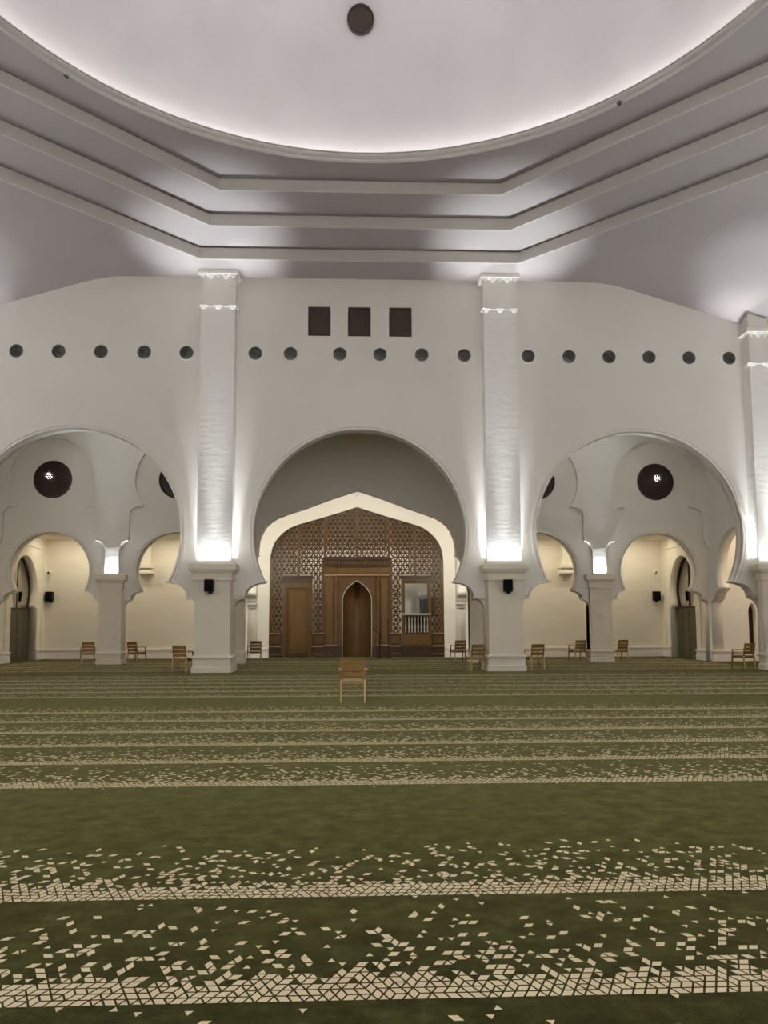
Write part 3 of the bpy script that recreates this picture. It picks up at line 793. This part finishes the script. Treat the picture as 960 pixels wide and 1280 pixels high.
mi_box('shade_board', M['wood_deep'], (2.05, 3.22, 0.30, 0.34, 0.2, 1.86), parent=wn)  # added dark board, stands in for the room's shade behind the balusters
for k in range(8):
    x = 2.16+k*0.138
    MB().lathe((x, 0.0, 1.09), [(0.034, 0), (0.034, 0.05), (0.02, 0.08), (0.036, 0.22), (0.024, 0.36), (0.020, 0.48), (0.032, 0.56), (0.02, 0.60), (0.034, 0.63), (0.034, 0.69)], 10, cap0=True, cap1=True).build('baluster', M['baluster'], mi, smooth=40)
pn = mi_box('balcony_panel', M['wood'], (1.97, 3.30, -0.08, 0.11, 0.46, 1.04))
mi_box('panel_inset', M['wood_mid'], (2.07, 3.20, -0.10, -0.07, 0.56, 0.96), parent=pn)
mi_box('plinth', M['wood_deep'], (1.95, 3.32, -0.12, 0.0, 0.0, 0.42), (1.93, 3.34, -0.14, 0.0, 0.42, 0.48), parent=pn)
# portal with the niche
po = plate('portal', [[(-1.43, 0.5), (-0.95, 0.5), (-0.95, 3.60), (0.95, 3.60), (0.95, 0.5), (1.43, 0.5), (1.43, 4.02), (-1.43, 4.02)]], 0.0, 0.11, M['wood'], mi)
mi_box('cornice', M['wood_deep'], (-1.50, 1.50, -0.16, 0.11, 4.30, 4.42), (-1.46, 1.46, -0.10, 0.11, 4.022, 4.298), parent=po)
pieces('dentil', M['wood_mid'], po, *[(-1.42+k*0.1455, -1.34+k*0.1455, -0.145, -0.10, 4.10, 4.24) for k in range(20)])
mi_box('frieze_panel', M['wood_mid'], (-0.86, 0.86, -0.03, 0.0, 3.72, 3.94), (-1.36, -0.98, -0.03, 0.0, 3.72, 3.94), (0.98, 1.36, -0.03, 0.0, 3.72, 3.94), parent=po)
mi_box('ledge', M['wood_highlight'], (-1.44, 1.44, -0.09, 0.0, 3.60, 3.66), (-1.44, -0.86, -0.08, 0.0, 0.5, 0.56), (0.86, 1.44, -0.08, 0.0, 0.5, 0.56), parent=po)
mi_box('pilaster_panel', M['wood_mid'], (-1.36, -1.06, -0.06, 0.0, 0.66, 3.48), (1.06, 1.36, -0.06, 0.0, 0.66, 3.48), parent=po)
mi_box('pilaster', M['wood_mid'], (-0.97, -0.88, -0.12, 0.0, 0.565, 3.598), (0.88, 0.97, -0.12, 0.0, 0.565, 3.598), parent=po)
mi_box('plinth', M['wood_deep'], (-1.46, -0.66, -0.10, 0.11, 0.0, 0.44), (0.66, 1.46, -0.10, 0.11, 0.0, 0.44), (-1.46, -0.66, -0.12, 0.11, 0.44, 0.5), (0.66, 1.46, -0.12, 0.11, 0.44, 0.5), parent=po)
NHW = 0.63
na = [(0, 3.36), (0.10, 3.30), (0.22, 3.22), (0.35, 3.11), (0.46, 2.98), (0.55, 2.83), (0.61, 2.66), (NHW, 2.45), (NHW, 0.0)]
nl = [(-x, z) for x, z in na][::-1]+na[1:]
sp = plate('niche_front', [outline(-0.90, 0.90, 3.60, [nl])], 0.0, 0.09, M['wood'], mi)
band('niche_edge', nl, 0.0, 0.035, -0.025, 0.02, M['baluster'], sp)
mb = MB(); rs = []
for x, z in na[:-1]+[(NHW, 1.2), (NHW, 0.0)]:
    rs.append([(x*math.cos(t) if x > 0 else 0.001*math.cos(t), 0.05+max(x, 0.001)*1.0*math.sin(t), z) for t in [math.pi*i/16 for i in range(17)]])
mb.rings(rs, False, False, close=False); mb.build('niche', M['wood'], mi, smooth=40)
mi_box('niche_light_block', M['dark'], (-1.5, -1.44, 0.112, 0.70, 0.0, 4.35), (1.44, 1.5, 0.112, 0.70, 0.0, 4.35), (-1.5, 1.5, 0.112, 0.70, 4.36, 4.42), (-1.5, 1.5, 0.701, 0.76, 0, 4.42))  # unseen dark boards, added to keep the room's light out of the niche

# lit room behind the lattice
struct(MB().box(-4.4, 4.3, 37.1, 37.3, 0, 7.6).build('wall_room_back', M['cream']))
struct(MB().box(-4.4, -4.2, YB+0.35, 37.2, 0, 7.6).build('wall_room_left', M['cream']))
struct(MB().box(4.1, 4.3, YB+0.35, 37.2, 0, 7.6).build('wall_room_right', M['cream']))
struct(MB().box(-4.4, 4.3, YB+0.30, 37.3, 7.5, 7.7).build('ceiling_room', M['cream']))
rb = empty('wall_cabinet', (3.28, 37.1, 1.9)); tag(rb, 'dark grey cabinet with a white top in the room behind the balcony opening', 'cabinet')
MB().cbox(-0.34, 0.34, -0.35, 0, 0, 0.72, 0.015).build('body', M['greybox'], rb)
MB().cbox(-0.40, 0.40, -0.40, 0, 0.86, 0.98, 0.01).build('top', M['white'], rb)
MB().box(-0.36, 0.36, -0.36, 0, 0.72, 0.86).build('neck', M['reveal'], rb)

# small white sensor over the screen
o = empty('wall_sensor', (BX, YB, 7.14)); tag(o, 'small white square sensor at the peak above the wooden screen', 'sensor')
MB().cbox(-0.09, 0.09, -0.07, 0, 0, 0.17, 0.015).build('housing', M['white'], o)
MB().lathe((0, -0.07, 0.085), [(0.03, 0), (0.025, -0.015), (0.004, -0.02)], 12, 'Y', cap1=True).build('lens', M['greybox'], o)

# ------------------------------------------------------------------ speakers
def speaker(loc, w, h, dpt, lab, rz=0.0):
    s = empty('wall_speaker', loc, rz); tag(s, lab, 'speaker', 'black loudspeakers')
    MB().cbox(-w/2, w/2, -dpt-0.08, -0.08, 0, h, 0.018).build('cabinet', M['black'], s)
    MB().box(-w/2+0.02, w/2-0.02, -dpt-0.092, -dpt-0.075, 0.03, h-0.03).build('grille', M['mesh'], s)
    MB().box(-0.06, 0.06, -0.02, 0.0, h*0.25, h*0.75).bar((0, 0, h*0.5), (0, -0.1, h*0.5), 0.05, 0.05).box(-0.03, 0.09, -0.16, -0.06, -0.06, 0.01).build('bracket', M['black'], s)
    return s
speaker((-4.655, 24.38, 2.48), 0.27, 0.38, 0.22, 'black speaker on the pier left of the central arch')
speaker((4.615, 24.38, 2.47), 0.27, 0.38, 0.22, 'black speaker on the pier right of the central arch')
speaker((-13.38, YB, 2.48), 0.30, 0.42, 0.26, 'black speaker on the back wall beside the left arched door')
speaker((13.30, YB, 2.46), 0.30, 0.42, 0.26, 'black speaker on the back wall beside the right arched door')
for x, nm in ((-13.42, 'left'), (13.28, 'right')):
    c = empty('security_camera', (x, YB, 3.72)); tag(c, 'white security camera on the back wall above the %s black speaker' % nm, 'security camera', 'white security cameras')
    MB().box(-0.04, 0.04, -0.03, 0, -0.04, 0.06).bar((0, 0, 0.01), (0.0, -0.12, 0.01), 0.03, 0.03).build('mount', M['white'], c)
    MB().lathe((0, -0.16, 0.0), [(0.055, 0.07), (0.06, 0.05), (0.06, -0.14), (0.05, -0.15)], 14, 'Y', cap0=True, cap1=True).build('housing', M['white'], c, smooth=40)
    MB().lathe((0, -0.31, 0.0), [(0.045, 0.0), (0.04, -0.012), (0.004, -0.014)], 14, 'Y', cap1=True).build('lens', M['black'], c, smooth=40)

# pier outlets and wall switch
for x, nm in ((-4.62, 'left'), (4.61, 'right')):
    c = empty('floor_outlet', (x, 24.38, 0.60)); tag(c, 'small round white outlet low on the pier %s of the central arch' % nm, 'outlet', 'white pier outlets')
    MB().lathe((0, 0, 0), [(0.05, 0.0), (0.048, -0.02), (0.03, -0.026)], 16, 'Y', cap1=True).build('cover', M['white'], c, smooth=40)
    MB().lathe((0, -0.026, 0), [(0.02, 0.0), (0.018, -0.006)], 10, 'Y', cap1=True).build('socket', M['reveal'], c)
c = empty('wall_switch', (9.24, 29.68, 1.78)); tag(c, 'small switch plate on the small pier in the right arch', 'switch')
MB().cbox(-0.09, 0.09, -0.02, 0, 0, 0.16, 0.006).build('plate', M['white'], c)
MB().box(-0.03, 0.05, -0.03, -0.018, 0.03, 0.06).build('rocker', M['black'], c)

# ------------------------------------------------------------------ microphone stands
def mic(loc, h, boom, lab):
    m = empty('microphone_stand', loc); tag(m, lab, 'microphone stand', 'microphone stands by the prayer niche')
    MB().lathe((0, 0, 0), [(0.16, 0), (0.16, 0.015), (0.13, 0.03), (0.03, 0.045)], 20, cap0=True, cap1=True).build('base', M['chrome'] if not boom else M['black'], m, smooth=40)
    MB().tube([(0, 0, 0.04), (0, 0, h)], 0.014, 8).build('pole', M['black'], m)
    MB().lathe((0, 0, h*0.55), [(0.022, -0.04), (0.026, 0), (0.022, 0.04)], 10, cap0=True, cap1=True).build('clutch', M['black'], m)
    if boom: pts = [(0.12, 0.0, h-0.12), (-0.05, 0.0, h+0.05), (-0.2, -0.02, h+0.16)]
    else: pts = [(0, 0, h), (0.0, -0.03, h+0.14), (0, -0.05, h+0.22)]
    MB().tube(pts, 0.010, 8).build('arm', M['black'], m)
    e = Vector(pts[-1]); d = (Vector(pts[-1])-Vector(pts[-2])).normalized()
    MB().tube([e, e+d*0.10, e+d*0.14], [0.018, 0.026, 0.022], 10).build('microphone', M['mesh'], m, smooth=50)
mic((0.92, 33.95, 0), 1.02, True, 'black microphone stand nearer the prayer niche opening')
mic((1.28, 33.75, 0), 1.28, False, 'taller black microphone stand with a shiny round base, right of the prayer niche')

# ------------------------------------------------------------------ chairs
def chair_proto():
    c = empty('wooden_armchair')
    # seat height .43, faces +Y; back towards -Y
    st = MB()
    st.rings([[(-0.215, -0.20, z), (0.215, -0.20, z), (0.24, 0.0, z), (0.24, 0.22, z), (0.20, 0.255, z), (-0.20, 0.255, z), (-0.24, 0.22, z), (-0.24, 0.0, z)] for z in (0.405, 0.435)])
    st.build('seat', M['chair_pale'], c)
    pieces('apron', M['chair'], c, (-0.20, 0.20, -0.215, -0.19, 0.345, 0.41), (-0.22, 0.22, 0.21, 0.235, 0.345, 0.41), (-0.225, -0.205, -0.19, 0.21, 0.345, 0.41), (0.205, 0.225, -0.19, 0.21, 0.345, 0.41))
    def back_y(z): return -0.20-(z-0.43)*0.20
    for s in (-1, 1):
        MB().rings([[(s*0.225+dx*wd, y+dy*wd, z) for dx, dy in ((-1, -1), (1, -1), (1, 1), (-1, 1))] for y, z, wd in ((-0.255, 0, 0.014), (-0.20, 0.42, 0.021))]).build('leg', M['chair_pale'], c)
        MB().rings([[(s*x+dx*wd, y+dy*wd, z) for dx, dy in ((-1, -1), (1, -1), (1, 1), (-1, 1))] for x, y, z, wd in ((0.255, 0.25, 0, 0.014), (0.25, 0.215, 0.42, 0.02), (0.252, 0.20, 0.605, 0.018))]).build('leg', M['chair'], c)
        MB().rings([[(s*0.205+dx*0.018, back_y(z)+dy*0.018, z) for dx, dy in ((-1, -1), (1, -1), (1, 1), (-1, 1))] for z in (0.42, 0.60, 0.82)]).build('back_post', M['chair'], c)
        MB().rings([[(s*0.255-0.027, y, z), (s*0.255+0.027, y, z), (s*0.255+0.024, y, z+0.03), (s*0.255-0.024, y, z+0.03)] for y, z in ((-0.275, 0.60), (-0.1, 0.605), (0.1, 0.61), (0.25, 0.60))]).build('arm', M['chair_pale'], c)
    for k, (z0, z1) in enumerate(((0.475, 0.575), (0.592, 0.692), (0.709, 0.825))):
        rs = []
        for i in range(9):
            x = -0.19+0.38*i/8; bow = -0.022*(1-(x/0.19)**2)
            rs.append([(x, back_y(z0)+bow-0.009, z0), (x, back_y(z1)+bow-0.009, z1), (x, back_y(z1)+bow+0.009, z1), (x, back_y(z0)+bow+0.009, z0)])
        MB().rings(rs).build('back_slat', M['chair'], c, smooth=40)
    return c
cp = chair_proto()
CH = [(-0.21, 15.22, 0.0, 'wooden armchair alone on the open carpet in the middle of the hall'),
      (-10.26, 30.15, 0.35, 'wooden armchair left of the small pier in the left arch'),
      (-8.45, 30.2, -0.45, 'wooden armchair right of the small pier in the left arch'),
      (-5.58, 24.95, -0.20, 'wooden armchair left of the big pier that stands left of the central arch'),
      (-4.06, 30.85, 0.25, 'wooden armchair in the central bay, left of the wooden screen'),
      (3.92, 30.8, 0.20, 'wooden armchair in the central bay, right of the wooden screen, farther of two'),
      (3.66, 24.85, 0.25, 'wooden armchair just left of the big pier that stands right of the central arch'),
      (5.55, 24.85, 0.25, 'wooden armchair just right of the big pier that stands right of the central arch'),
      (8.50, 30.25, 0.25, 'wooden armchair left of the small pier in the right arch'),
      (10.18, 30.35, 0.28, 'wooden armchair right of the small pier in the right arch'),
      (12.42, 25.0, 0.35, 'wooden armchair at far right beside the corner pier')]
for i, (x, y, rz, lab) in enumerate(CH):
    o = cp if i == 0 else copy_tree(cp)
    o.location = (x, y, 0); o.rotation_euler = (0, 0, rz)
    tag(o, lab, 'chair', 'wooden armchairs around the hall')

# ------------------------------------------------------------------ lamps of the aisles
for x in (SA[0]+0.3, SA[1]-0.2, SA[2]+0.2, SA[3]-0.3):
    area('aisle_light', (x, 33.2, 5.16), 3.4, 0.15, AISLE, WARM, (R(8), 0, 0), 180)
for k in (-1, 1):
    area('end_bay_light', (k*16.6, 27.6, 8.9), 0.8, 0.8, 120.0, WARM, (0, 0, 0), 170)
area('niche_light', (BX, 30.6, 7.4), 3.0, 0.3, NICHE, WHITE, (R(50), 0, 0), 160)
for k in (-1, 1):
    area('niche_light', (BX+k*4.05, 30.5, 4.3), 0.25, 0.5, NICHE*1.1, WHITE, (R(90), 0, R(k*20)), 170)
area('room_light', (BX, 36.2, 4.8), 5.0, 0.6, ROOM, WHITE, (R(25), 0, 0), 180)
